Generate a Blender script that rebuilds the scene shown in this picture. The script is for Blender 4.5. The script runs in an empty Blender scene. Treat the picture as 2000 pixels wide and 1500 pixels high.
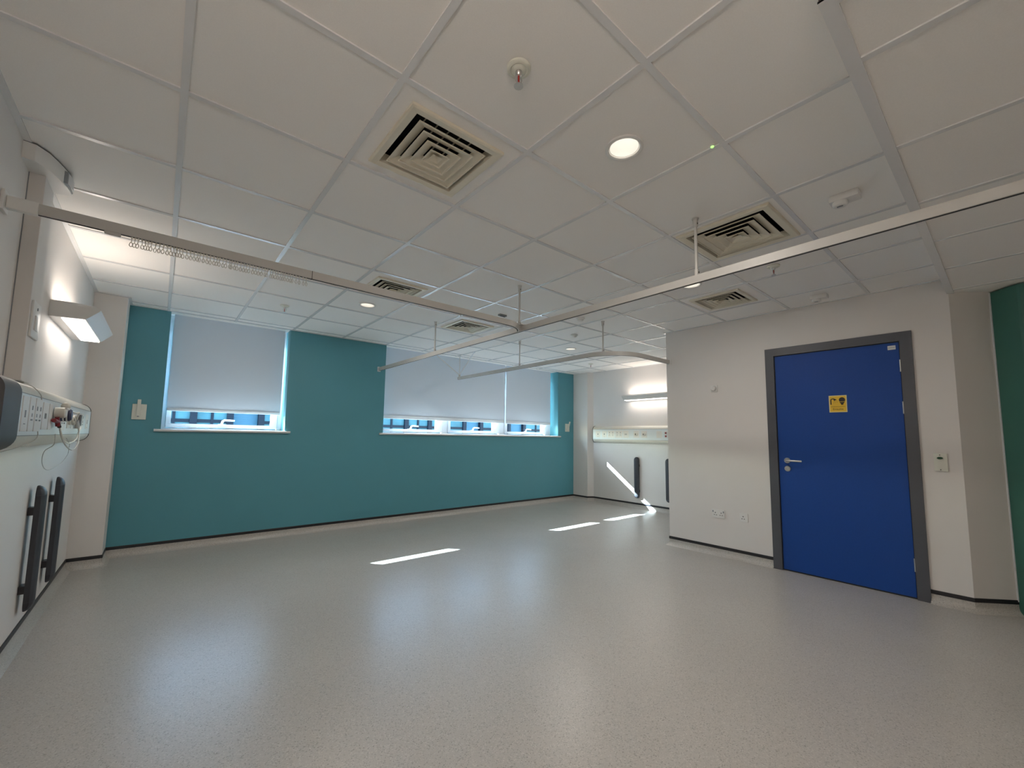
import bpy, bmesh, math, random
from mathutils import Vector, Matrix
random.seed(4)
scene = bpy.context.scene
COL = scene.collection
PI = math.pi

# ------------------------------------------------------------------ room numbers (metres)
H = H_MAIN = 2.4985            # main ceiling
HL = 2.3855                    # dropped ceiling on the right
XL, YW, XR, XD = -0.534, 3.759, 6.5035, 4.6547
YR = -5.2                      # wall behind the camera

# ------------------------------------------------------------------ materials
def srgb(c):
    return tuple((x / 12.92 if x <= .04045 else ((x + .055) / 1.055) ** 2.4) for x in c)

def mat(name, col, rough=.5, metal=0., noise=0., nscale=40., bump=0., bscale=300., spec=.5):
    m = bpy.data.materials.new(name); m.use_nodes = True
    nt = m.node_tree; N = nt.nodes; L = nt.links
    b = N['Principled BSDF']
    b.inputs['Base Color'].default_value = (*col, 1)
    b.inputs['Roughness'].default_value = rough
    b.inputs['Metallic'].default_value = metal
    b.inputs['Specular IOR Level'].default_value = spec
    tc = N.new('ShaderNodeTexCoord')
    if noise:
        n = N.new('ShaderNodeTexNoise'); n.inputs['Scale'].default_value = nscale
        n.inputs['Detail'].default_value = 3
        L.new(tc.outputs['Object'], n.inputs['Vector'])
        r = N.new('ShaderNodeMapRange'); r.inputs[1].default_value = .3; r.inputs[2].default_value = .7
        r.inputs[3].default_value = 1 - noise; r.inputs[4].default_value = 1 + noise
        L.new(n.outputs['Fac'], r.inputs[0])
        mx = N.new('ShaderNodeVectorMath'); mx.operation = 'SCALE'
        mx.inputs[0].default_value = col
        L.new(r.outputs[0], mx.inputs['Scale'])
        L.new(mx.outputs[0], b.inputs['Base Color'])
    if bump:
        n2 = N.new('ShaderNodeTexNoise'); n2.inputs['Scale'].default_value = bscale
        L.new(tc.outputs['Object'], n2.inputs['Vector'])
        bp = N.new('ShaderNodeBump'); bp.inputs['Strength'].default_value = bump
        bp.inputs['Distance'].default_value = .002
        L.new(n2.outputs['Fac'], bp.inputs['Height'])
        L.new(bp.outputs[0], b.inputs['Normal'])
    return m

def emit(name, col, strength):
    m = bpy.data.materials.new(name); m.use_nodes = True
    b = m.node_tree.nodes['Principled BSDF']
    b.inputs['Base Color'].default_value = (.8, .8, .8, 1)
    b.inputs['Emission Color'].default_value = (*col, 1)
    b.inputs['Emission Strength'].default_value = strength
    return m

M = {}
M['wall'] = mat('wall_paint', (.70, .67, .645), .6, noise=.012, nscale=2.5, bump=.06, bscale=220)
M['teal'] = mat('teal_paint', srgb((.315, .56, .61)), .5, noise=.02, nscale=2, bump=.06, bscale=220)
M['green'] = mat('green_cladding', srgb((.20, .40, .355)), .45, noise=.02, nscale=3)
M['ceil'] = mat('ceiling_tile', (.86, .835, .805), .85, noise=.02, nscale=260, bump=.15, bscale=500)
M['grid'] = mat('ceiling_grid_white', (.72, .72, .725), .24, noise=.01)
M['black'] = mat('black_vinyl', (.012, .012, .016), .4, noise=.05)
M['white'] = mat('white_plastic', (.72, .71, .69), .35, noise=.01)
M['upvc'] = mat('white_upvc', (.66, .68, .70), .28, noise=.01)
M['cream'] = mat('cream_metal', (.70, .65, .53), .45, noise=.012)
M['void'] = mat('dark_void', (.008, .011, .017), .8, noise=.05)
M['rail'] = mat('rail_white_metal', (.50, .485, .46), .42, noise=.012, nscale=8)
M['alu'] = mat('brushed_steel', (.62, .61, .59), .28, metal=1, noise=.03, nscale=60)
M['bedcover'] = mat('cream_trunking_cover', (.66, .64, .58), .33, noise=.012)
M['bedface'] = mat('pale_blue_white_panel', (.70, .76, .79), .35, noise=.01)
M['greycap'] = mat('grey_end_cap', (.065, .062, .066), .5, noise=.02)
M['darkcap'] = mat('dark_cap_and_gap', (.06, .065, .07), .5, noise=.02)
M['bumper'] = mat('charcoal_bumper', (.033, .035, .044), .5, noise=.03, nscale=20)
M['frame'] = mat('grey_door_paint', (.070, .073, .086), .45, noise=.02, nscale=6)
M['blue'] = mat('blue_laminate', (.006, .050, .25), .55, noise=.03, nscale=70, spec=.3)
M['yellow'] = mat('sign_yellow', (.74, .46, .025), .4, noise=.01)
M['sign_edge'] = mat('sign_border', (.72, .62, .30), .4, noise=.01)
M['ink'] = mat('sign_ink', (.018, .012, .008), .5, noise=.01)
M['print'] = mat('grey_print', (.24, .26, .28), .5, noise=.01)
M['red'] = mat('red_plastic', (.22, .012, .018), .4, noise=.02)
M['navy'] = mat('navy_plastic', (.015, .014, .055), .4, noise=.02)
M['cord'] = mat('white_cord', (.66, .63, .56), .45, noise=.01)
M['thin'] = mat('pale_lead', (.50, .49, .46), .5, noise=.01)
M['greenbtn'] = mat('green_button', (.008, .075, .03), .4, noise=.01)
M['plate'] = mat('ivory_plate', (.70, .70, .62), .35, noise=.01)
M['redglass'] = mat('red_bulb', (.35, .02, .015), .15, noise=.01)
M['diffuse_lens'] = emit('lamp_panel', (1, .93, .86), 3.0)
M['uplens'] = emit('lamp_top_panel', (1, .88, .74), 1.2)
M['reflector'] = emit('reflector_painted_glow', (1, .91, .74), .36)  # bowl is no lamp; emission stands in for led light falling on it
M['led'] = emit('downlight_led', (1, .97, .92), 2.6)
M['greenled'] = emit('green_led', (.35, 1, .15), 1.2)
M['street'] = mat('street_paving', (.46, .48, .50), .8, noise=.1, nscale=1)
M['fac_dark'] = mat('facade_mullion', (.0025, .005, .010), .6, noise=.03, spec=.1)
M['fac_blue'] = mat('facade_blue_panel', (.030, .074, .122), .6, noise=.06, nscale=1.5, spec=.1)
M['fac_glass'] = mat('facade_green_glass', (.022, .060, .075), .6, noise=.25, nscale=1.2, spec=.1)

def floor_material():
    m = bpy.data.materials.new('speckled_vinyl'); m.use_nodes = True
    nt = m.node_tree; N = nt.nodes; L = nt.links; b = N['Principled BSDF']
    tc = N.new('ShaderNodeTexCoord')
    v = N.new('ShaderNodeTexVoronoi'); v.inputs['Scale'].default_value = 240
    L.new(tc.outputs['Object'], v.inputs['Vector'])
    cr = N.new('ShaderNodeValToRGB')
    e = cr.color_ramp.elements
    e[0].position = 0; e[0].color = (.265, .25, .23, 1)
    e[1].position = .16; e[1].color = (.425, .402, .373, 1)
    x = e.new(.85); x.color = (.44, .417, .388, 1)
    y = e.new(.97); y.color = (.52, .495, .46, 1)
    sp = N.new('ShaderNodeSeparateColor'); L.new(v.outputs['Color'], sp.inputs[0])
    L.new(sp.outputs[0], cr.inputs['Fac'])
    n = N.new('ShaderNodeTexNoise'); n.inputs['Scale'].default_value = 1.3
    L.new(tc.outputs['Object'], n.inputs['Vector'])
    r = N.new('ShaderNodeMapRange'); r.inputs[1].default_value = .3; r.inputs[2].default_value = .7
    r.inputs[3].default_value = .97; r.inputs[4].default_value = 1.03
    L.new(n.outputs['Fac'], r.inputs[0])
    sc = N.new('ShaderNodeVectorMath'); sc.operation = 'SCALE'
    L.new(cr.outputs[0], sc.inputs[0]); L.new(r.outputs[0], sc.inputs['Scale'])
    L.new(sc.outputs[0], b.inputs['Base Color'])
    n2 = N.new('ShaderNodeTexNoise'); n2.inputs['Scale'].default_value = 5
    L.new(tc.outputs['Object'], n2.inputs['Vector'])
    r2 = N.new('ShaderNodeMapRange'); r2.inputs[3].default_value = .28; r2.inputs[4].default_value = .36
    L.new(n2.outputs['Fac'], r2.inputs[0]); L.new(r2.outputs[0], b.inputs['Roughness'])
    return m
M['floor'] = floor_material()

def blind_material():
    m = bpy.data.materials.new('blind_fabric'); m.use_nodes = True
    nt = m.node_tree; N = nt.nodes; L = nt.links
    N.remove(N['Principled BSDF'])
    tc = N.new('ShaderNodeTexCoord')
    n = N.new('ShaderNodeTexNoise'); n.inputs['Scale'].default_value = 500
    L.new(tc.outputs['Object'], n.inputs['Vector'])
    r = N.new('ShaderNodeMapRange'); r.inputs[3].default_value = .96; r.inputs[4].default_value = 1.04
    L.new(n.outputs['Fac'], r.inputs[0])
    def sc(c):
        s = N.new('ShaderNodeVectorMath'); s.operation = 'SCALE'; s.inputs[0].default_value = c
        L.new(r.outputs[0], s.inputs['Scale']); return s
    d = N.new('ShaderNodeBsdfDiffuse'); L.new(sc((.76, .86, .98)).outputs[0], d.inputs['Color'])
    t = N.new('ShaderNodeBsdfTranslucent'); L.new(sc((.30, .36, .46)).outputs[0], t.inputs['Color'])
    mx = N.new('ShaderNodeMixShader'); mx.inputs[0].default_value = BLIND_T
    L.new(d.outputs[0], mx.inputs[1]); L.new(t.outputs[0], mx.inputs[2])
    L.new(mx.outputs[0], N['Material Output'].inputs['Surface'])
    return m
BLIND_T = .06
M['blind'] = blind_material()
M['backing'] = mat('blind_white_backing', (.42, .43, .45), .8, noise=.01)

def glass_material():
    m = bpy.data.materials.new('window_glass'); m.use_nodes = True
    nt = m.node_tree; N = nt.nodes; L = nt.links
    N.remove(N['Principled BSDF'])
    t = N.new('ShaderNodeBsdfTransparent'); t.inputs[0].default_value = (.88, .95, .96, 1)
    g = N.new('ShaderNodeBsdfGlossy'); g.inputs['Roughness'].default_value = .02
    lw = N.new('ShaderNodeLayerWeight'); lw.inputs['Blend'].default_value = .5
    f = N.new('ShaderNodeMath'); f.operation = 'POWER'; f.inputs[1].default_value = 4
    L.new(lw.outputs['Facing'], f.inputs[0])
    mx = N.new('ShaderNodeMixShader')
    L.new(f.outputs[0], mx.inputs[0]); L.new(t.outputs[0], mx.inputs[1]); L.new(g.outputs[0], mx.inputs[2])
    L.new(mx.outputs[0], N['Material Output'].inputs['Surface'])
    return m
M['glass'] = glass_material()

# ------------------------------------------------------------------ mesh helpers
OFF = {}
def new():
    return bmesh.new()

def box(bm, x0, x1, y0, y1, z0, z1, bev=0., seg=2):
    r = bmesh.ops.create_cube(bm, size=1)
    vs = r['verts']
    for v in vs:
        v.co = Vector(((x0 + x1) / 2 + v.co.x * (x1 - x0), (y0 + y1) / 2 + v.co.y * (y1 - y0), (z0 + z1) / 2 + v.co.z * (z1 - z0)))
    if bev:
        es = list({e for v in vs for e in v.link_edges})
        bmesh.ops.bevel(bm, geom=es, offset=bev, segments=seg, affect='EDGES', profile=.6)
    return vs

def prism(bm, pts, z0, z1):
    """vertical prism over a counter-clockwise xy outline"""
    a = [bm.verts.new((p[0], p[1], z0)) for p in pts]
    b = [bm.verts.new((p[0], p[1], z1)) for p in pts]
    n = len(pts)
    bm.faces.new(a[::-1]); bm.faces.new(b)
    for i in range(n):
        bm.faces.new((a[i], a[(i + 1) % n], b[(i + 1) % n], b[i]))

def extr(bm, pts, axis, v0, v1):
    """extrude a closed 2D outline along axis ('x': pts are (y,z), 'y': pts are (x,z))"""
    def P(p, v):
        return (v, p[0], p[1]) if axis == 'x' else (p[0], v, p[1])
    a = [bm.verts.new(P(p, v0)) for p in pts]
    b = [bm.verts.new(P(p, v1)) for p in pts]
    n = len(pts)
    bm.faces.new(a); bm.faces.new(b[::-1])
    for i in range(n):
        bm.faces.new((a[(i + 1) % n], a[i], b[i], b[(i + 1) % n]))
    bmesh.ops.recalc_face_normals(bm, faces=bm.faces[:])

def frame_axes(d):
    d = d.normalized()
    u = Vector((0, 0, 1)) if abs(d.z) < .95 else Vector((1, 0, 0))
    r = d.cross(u).normalized()
    return r, r.cross(d).normalized()

def tube(bm, pts, rad, n=8, closed=False):
    pts = [Vector(p) for p in pts]
    rings = []
    m = len(pts)
    for i, p in enumerate(pts):
        if closed:
            d = pts[(i + 1) % m] - pts[i - 1]
        else:
            d = pts[min(i + 1, m - 1)] - pts[max(i - 1, 0)]
        r, u = frame_axes(d)
        rr = rad[i] if isinstance(rad, (list, tuple)) else rad
        rings.append([bm.verts.new(p + rr * (math.cos(2 * PI * k / n) * r + math.sin(2 * PI * k / n) * u)) for k in range(n)])
    for i in range(m if closed else m - 1):
        A, B = rings[i], rings[(i + 1) % m]
        for k in range(n):
            bm.faces.new((A[k], A[(k + 1) % n], B[(k + 1) % n], B[k]))
    if not closed:
        bm.faces.new(rings[0][::-1]); bm.faces.new(rings[-1])
    bmesh.ops.recalc_face_normals(bm, faces=bm.faces[:])

def lathe(bm, prof, n=32, c=(0, 0, 0), axis='z', cap=False):
    """prof: list of (radius, height). axis z, or x (height runs along +x)"""
    rings = []
    for r, h in prof:
        ring = []
        for k in range(n):
            a = 2 * PI * k / n
            if axis == 'z':
                co = (c[0] + r * math.cos(a), c[1] + r * math.sin(a), c[2] + h)
            elif axis == 'x':
                co = (c[0] + h, c[1] + r * math.cos(a), c[2] + r * math.sin(a))
            else:
                co = (c[0] + r * math.cos(a), c[1] + h, c[2] + r * math.sin(a))
            ring.append(bm.verts.new(co))
        rings.append(ring)
    for A, B in zip(rings, rings[1:]):
        for k in range(n):
            bm.faces.new((A[k], A[(k + 1) % n], B[(k + 1) % n], B[k]))
    if cap:
        bm.faces.new(rings[0]); bm.faces.new(rings[-1])
    bmesh.ops.remove_doubles(bm, verts=bm.verts[:], dist=1e-6)
    bmesh.ops.recalc_face_normals(bm, faces=bm.faces[:])

def rect_sweep(bm, path, w, h):
    """rectangular bar (w across, h tall) swept along a horizontal polyline"""
    path = [Vector(p) for p in path]
    m = len(path); rings = []
    for i, p in enumerate(path):
        d = path[min(i + 1, m - 1)] - path[max(i - 1, 0)]
        d.z = 0; d.normalize()
        s = Vector((d.y, -d.x, 0)) * (w / 2)
        if 0 < i < m - 1:
            d1 = (path[i] - path[i - 1]).normalized()
            c = d.dot(d1); s = s / max(c, .5)
        rings.append([bm.verts.new(p + o) for o in (s, -s, -s + Vector((0, 0, h)), s + Vector((0, 0, h)))])
    for A, B in zip(rings, rings[1:]):
        for k in range(4):
            bm.faces.new((A[k], A[(k + 1) % 4], B[(k + 1) % 4], B[k]))
    bm.faces.new(rings[0]); bm.faces.new(rings[-1][::-1])
    bmesh.ops.recalc_face_normals(bm, faces=bm.faces[:])

def obj(name, bm, m, parent=None, smooth=False, wn=False):
    """link a bmesh (world or parent-free coordinates) as one object"""
    me = bpy.data.meshes.new(name)
    if parent is not None:
        o = OFF.get(parent.name, Vector((0, 0, 0)))
        bmesh.ops.translate(bm, verts=bm.verts[:], vec=-o)
    bm.to_mesh(me); bm.free()
    ms = m if isinstance(m, (list, tuple)) else [m]
    for x in ms:
        me.materials.append(x)
    ob = bpy.data.objects.new(name, me); COL.objects.link(ob)
    if parent is not None:
        ob.parent = parent
        OFF[ob.name] = OFF.get(parent.name, Vector((0, 0, 0))).copy()
    if smooth:
        for p in me.polygons:
            p.use_smooth = True
        if smooth != 'all':
            me.set_sharp_from_angle(angle=math.radians(40))
    return ob

def tag(o, label=None, cat=None, group=None, kind=None):
    if label: o['label'] = label
    if cat: o['category'] = cat
    if group: o['group'] = group
    if kind: o['kind'] = kind
    return o

def thing(name, label, cat, loc=(0, 0, 0), group=None):
    e = bpy.data.objects.new(name, None); COL.objects.link(e)
    e.empty_display_size = .1
    e.location = loc; OFF[e.name] = Vector(loc)
    return tag(e, label, cat, group)

def struct(name, bm, m, smooth=False):
    return tag(obj(name, bm, m, None, smooth), kind='structure')

def struct_empty(name, loc=(0, 0, 0)):
    e = bpy.data.objects.new(name, None); COL.objects.link(e)
    e.location = loc; OFF[e.name] = Vector(loc)
    e['kind'] = 'structure'
    return e

def copy_tree(o, parent=None):
    c = o.copy(); COL.objects.link(c)
    c.parent = parent
    for ch in list(o.children):
        copy_tree(ch, c)
    return c

def area(name, parent, loc, size, power, col, rot=(0, 0, 0), shape='DISK', sy=None, spread=None):
    d = bpy.data.lights.new(name, 'AREA'); d.energy = power; d.color = col; d.shape = shape; d.size = size
    if sy: d.size_y = sy
    if spread: d.spread = spread
    o = bpy.data.objects.new(name, d); COL.objects.link(o)
    o.rotation_euler = rot
    if parent is not None:
        o.parent = parent
        o.location = Vector(loc) - OFF.get(parent.name, Vector((0, 0, 0)))
    else:
        o.location = loc
    return o

# ------------------------------------------------------------------ the room shell
bm = new(); box(bm, XL - .2, 7.0, YR - .2, 4.12, -.12, 0); struct('floor', bm, M['floor'])
bm = new(); box(bm, XL - .15, XL, YR, YW + .36, 0, 2.8); struct('wall_left', bm, M['wall'])
bm = new(); box(bm, XL, -.305, 3.454, YW, 0, H + .02); struct('wall_left_pier', bm, M['wall'])
# window wall with two openings that run up to the ceiling
W1 = (.023, 1.178, 1.235); W2 = (2.42, 5.957, 1.235)
bm = new()
T = .36
for x0, x1, z0, z1 in ((XL, W1[0], 0, 2.8), (W1[0], W1[1], 0, W1[2]), (W1[1], W2[0], 0, 2.8),
                       (W2[0], W2[1], 0, W2[2]), (W2[1], XR + .15, 0, 2.8),
                       (W1[0], W1[1], H + .02, 2.8), (W2[0], W2[1], H + .02, 2.8)):
    box(bm, x0, x1, YW, YW + T, z0, z1)
struct('wall_back', bm, M['teal'])
bm = new(); box(bm, XR, XR + .15, .56, YW, 0, 2.8); struct('wall_right', bm, M['wall'])
bm = new(); prism(bm, [(XR, 3.325), (XR, YW), (6.405, YW), (6.405, 3.40)][::-1], 0, H + .02)
bmesh.ops.recalc_face_normals(bm, faces=bm.faces[:])
struct('wall_right_pier', bm, M['wall'])
# en-suite block: wall with the door opening, returning to the far bay
D0, D1, DT = -.372, -1.442, 2.128
bm = new()
box(bm, XD, XD + .14, D0, .711, 0, 2.8)
box(bm, XD, XD + .14, -1.671, D1, 0, 2.8)
box(bm, XD, XD + .14, D1, D0, DT, 2.8)
struct('wall_door', bm, M['wall'])
bm = new(); box(bm, XD + .14, XR + .15, .56, .711, 0, 2.8); struct('wall_side', bm, M['wall'])
# splayed wall, then the green clad pier
bm = new(); prism(bm, [(4.655, -1.671), (4.855, -1.875), (4.955, -1.78), (4.79, -1.60)], 0, 2.8)
bmesh.ops.recalc_face_normals(bm, faces=bm.faces[:])
struct('wall_splay', bm, M['wall'])
g = [(4.855, -1.875), (4.722, -2.008), (4.712, -2.022), (4.712, -2.040), (4.724, -2.056), (4.95, -2.28), (5.15, -2.28), (5.15, -1.85), (4.95, -1.79)]
bm = new(); prism(bm, g, 0, HL - .004); bmesh.ops.recalc_face_normals(bm, faces=bm.faces[:])
gp = struct('wall_green_pier', bm, M['green'])
bm = new()
prism(bm, [(4.8505, -1.8705), (4.8445, -1.8765), (4.8505, -1.8825), (4.8565, -1.8765)], .09, HL - .006)
bmesh.ops.recalc_face_normals(bm, faces=bm.faces[:])
struct('trim_1', bm, M['upvc'])
bm = new(); box(bm, 4.95, 5.10, YR, -2.28, 0, 2.8); struct('wall_far_right', bm, M['wall'])
bm = new(); box(bm, XL - .15, 5.1, YR - .15, YR, 0, 2.8); struct('wall_rear', bm, M['wall'])

# ceiling: 600 mm tiles; tiles with fittings carry a hole
HOLES = {}
HOLES_LOW = {}
def tile_of(x, y):
    return (math.floor(x / .6 + 1e-6), math.floor(y / .6 + 1e-6))
DIFF = [(.9, -.3, .45), (2.712, -.892, .53), (1.512, 1.52, .45), (2.705, 2.12, .45), (3.905, -.29, .43)]
DOWN = [(1.505, -.90), (1.508, 2.107), (4.50, 2.118), (3.32, -.285)]
for x, y, s in DIFF:
    HOLES[tile_of(x, y)] = ('sq', x, y, s / 2 - .03)
for x, y in DOWN:
    HOLES[tile_of(x, y)] = ('ro', x, y, .062)
HOLES[tile_of(-.1, -3.3)] = ('ro', -.1, -3.3, .062)

LX0, LY1 = 1.287, -1.662     # corner of the dropped zone
def ceiling_mesh(x0, x1, y0, y1, z, holes, ox=0., oy=0., skip=None):
    bm = new()
    i0 = math.floor((x0 - ox) / .6); i1 = math.ceil((x1 - ox) / .6)
    j0 = math.floor((y0 - oy) / .6); j1 = math.ceil((y1 - oy) / .6)
    for i in range(i0, i1):
        for j in range(j0, j1):
            a = max(x0, ox + i * .6); b = min(x1, ox + (i + 1) * .6)
            c = max(y0, oy + j * .6); d = min(y1, oy + (j + 1) * .6)
            if b - a < .002 or d - c < .002:
                continue
            rects = [(a, b, c, d)]
            if skip:
                sx, sy = skip
                if a >= sx and d <= sy:
                    continue
                if b > sx and c < sy:      # cut the L-shape
                    rects = []
                    if a < sx: rects.append((a, sx, c, min(d, sy)))
                    if d > sy: rects.append((a, b, sy, d))
            hole = holes.get((i, j))
            for (a, b, c, d) in rects:
                if hole is None:
                    bm.faces.new([bm.verts.new(p) for p in ((a, c, z), (a, d, z), (b, d, z), (b, c, z))])
                else:
                    kind, hx, hy, r = hole
                    n = 48
                    outer, inner = [], []
                    for k in range(n):
                        t = 2 * PI * (k + .5) / n
                        ct, st = math.cos(t), math.sin(t)
                        # ray to the tile rectangle
                        ts = []
                        if ct > 0: ts.append((b - hx) / ct)
                        elif ct < 0: ts.append((a - hx) / ct)
                        if st > 0: ts.append((d - hy) / st)
                        elif st < 0: ts.append((c - hy) / st)
                        q = min(ts)
                        outer.append(bm.verts.new((hx + q * ct, hy + q * st, z)))
                        rr = r if kind == 'ro' else r / max(abs(ct), abs(st))
                        inner.append(bm.verts.new((hx + rr * ct, hy + rr * st, z)))
                    for k in range(n):
                        bm.faces.new((outer[k], inner[k], inner[(k + 1) % n], outer[(k + 1) % n]))
                    for (px, py), (sx_, sy_) in (((a, c), (-1, -1)), ((b, c), (1, -1)), ((b, d), (1, 1)), ((a, d), (-1, 1))):
                        cand = sorted(outer, key=lambda v: (v.co.x - px) ** 2 + (v.co.y - py) ** 2)[:2]
                        bm.faces.new((cand[0], cand[1], bm.verts.new((px, py, z))))
    for f in bm.faces:
        if f.normal.z > 0: pass
    bm.normal_update()
    for f in bm.faces:
        if f.normal.z > 0: f.normal_flip()
    return bm

TZ = H + .006
bm = ceiling_mesh(XL - .05, XR + .05, YR - .05, YW + .35, TZ, HOLES, skip=(LX0, LY1))
ceil = struct('ceiling', bm, M['ceil'])
bm = new()
def bar(bm, x0, x1, y0, y1, z=H, t=.0075):
    box(bm, x0, x1, y0, y1, z, z + t)
HB = .012
for i in range(0, 11):
    x = .6 * i
    ylo = YR if x < LX0 else LY1
    bar(bm, x - HB, x + HB, ylo, YW + .03)
for j in range(-8, 7):
    y = .6 * j
    xhi = XR if y > LY1 else LX0
    bar(bm, XL, xhi, y - HB, y + HB, H + .0004)
# perimeter angles
bar(bm, XL, XL + .024, YR, 3.454, H - .0006); bar(bm, XL, -.305, 3.43, 3.454, H - .0007)
bar(bm, -.305, -.285, 3.45, YW, H - .0006); bar(bm, -.305, 6.405, YW - .028, YW, H - .0007)
bar(bm, XR - .024, XR, .711, 3.325, H - .0006)
bar(bm, XD - .024, XD, LY1, .711, H - .0006); bar(bm, XD - .024, XR, .711, .735, H - .0007)
obj('ceiling_grid', bm, M['grid'], ceil)
bm = new(); box(bm, XL - .2, 7.0, YR - .2, 4.12, 2.80, 2.86); struct('ceiling_slab', bm, M['void'])
# dropped zone: face, edge trim, tiles
bm = ceiling_mesh(LX0, 5.0, YR, LY1, HL + .005, {}, ox=1.585 - 1.2, oy=-2.26)
low = struct('ceiling_lower', bm, M['ceil'])
bm = new()
for i in range(0, 7):
    x = 1.585 + .6 * i
    bar(bm, x - HB, x + HB, YR, LY1 - .03, HL, .006)
for j in range(-4, 1):
    y = -2.26 + .6 * j
    bar(bm, LX0, 4.95, y - HB, y + HB, HL + .0004, .006)
obj('ceiling_grid', bm, M['grid'], low)
bm = new()
box(bm, LX0 - .004, 4.70, LY1 - .038, LY1, HL - .003, HL + .004)
box(bm, LX0 - .004, LX0 + .034, YR, LY1, HL - .0035, HL + .0035)
obj('edge_trim', bm, M['grid'], low)
bm = new()
box(bm, LX0, XD, LY1 - .012, LY1 - .002, HL, H + .02)
box(bm, LX0, LX0 + .010, YR, LY1 - .002, HL, H + .02)
obj('upstand', bm, M['ceil'], low)

# coved skirting with a black cap strip, run as a mitred path (room on the right-hand side)
PATH = [(XL, YR), (XL, 3.454), (-.305, 3.454), (-.305, YW), (6.405, YW), (6.405, 3.40), (XR, 3.325), (XR, .711), (XD, .711), (XD, D0 + .002)]
PATH2 = [(XD, D1 - .002), (4.655, -1.671), (4.8545, -1.8755)]
PROF = [(0, 0), (.040, 0), (.037, .0025), (.026, .008), (.015, .018), (.008, .030), (.0045, .044), (.0035, .072), (0, .072)]
CAP = [(0, .072), (.006, .072), (.0068, .080), (.0060, .098), (.004, .101), (0, .101)]
def path_offsets(P):
    out = []
    for i, p in enumerate(P):
        ns = []
        for a, b in ((i - 1, i), (i, i + 1)):
            if a < 0 or b >= len(P): continue
            d = Vector((P[b][0] - P[a][0], P[b][1] - P[a][1])).normalized()
            ns.append(Vector((d.y, -d.x)))
        if len(ns) == 1: out.append(ns[0])
        else:
            s = ns[0] + ns[1]; out.append(s / (s.dot(ns[0])))
    return out
def skirt(name, P, offs, rng):
    def sw(prof):
        bm = new(); rings = []
        for i in rng:
            rings.append([bm.verts.new((P[i][0] + offs[i].x * d, P[i][1] + offs[i].y * d, z + .0005)) for d, z in prof])
        n = len(prof)
        for A, B in zip(rings, rings[1:]):
            for k in range(n):
                bm.faces.new((A[k], A[(k + 1) % n], B[(k + 1) % n], B[k]))
        bm.faces.new(rings[0]); bm.faces.new(rings[-1])
        bmesh.ops.recalc_face_normals(bm, faces=bm.faces[:])
        return bm
    s = struct(name, sw(PROF), M['floor'], smooth=True)
    obj('cap_strip', sw(CAP), M['black'], s)
o1 = path_offsets(PATH)
skirt('baseboard_left', PATH, o1, [0, 1]); skirt('baseboard_left_pier', PATH, o1, [1, 2, 3])
skirt('baseboard_back', PATH, o1, [3, 4]); skirt('baseboard_right_pier', PATH, o1, [4, 5, 6])
skirt('baseboard_right', PATH, o1, [6, 7]); skirt('baseboard_side', PATH, o1, [7, 8]); skirt('baseboard_door', PATH, o1, [8, 9])
o2 = path_offsets(PATH2)
skirt('baseboard_splay', PATH2, o2, [0, 1, 2])

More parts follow.
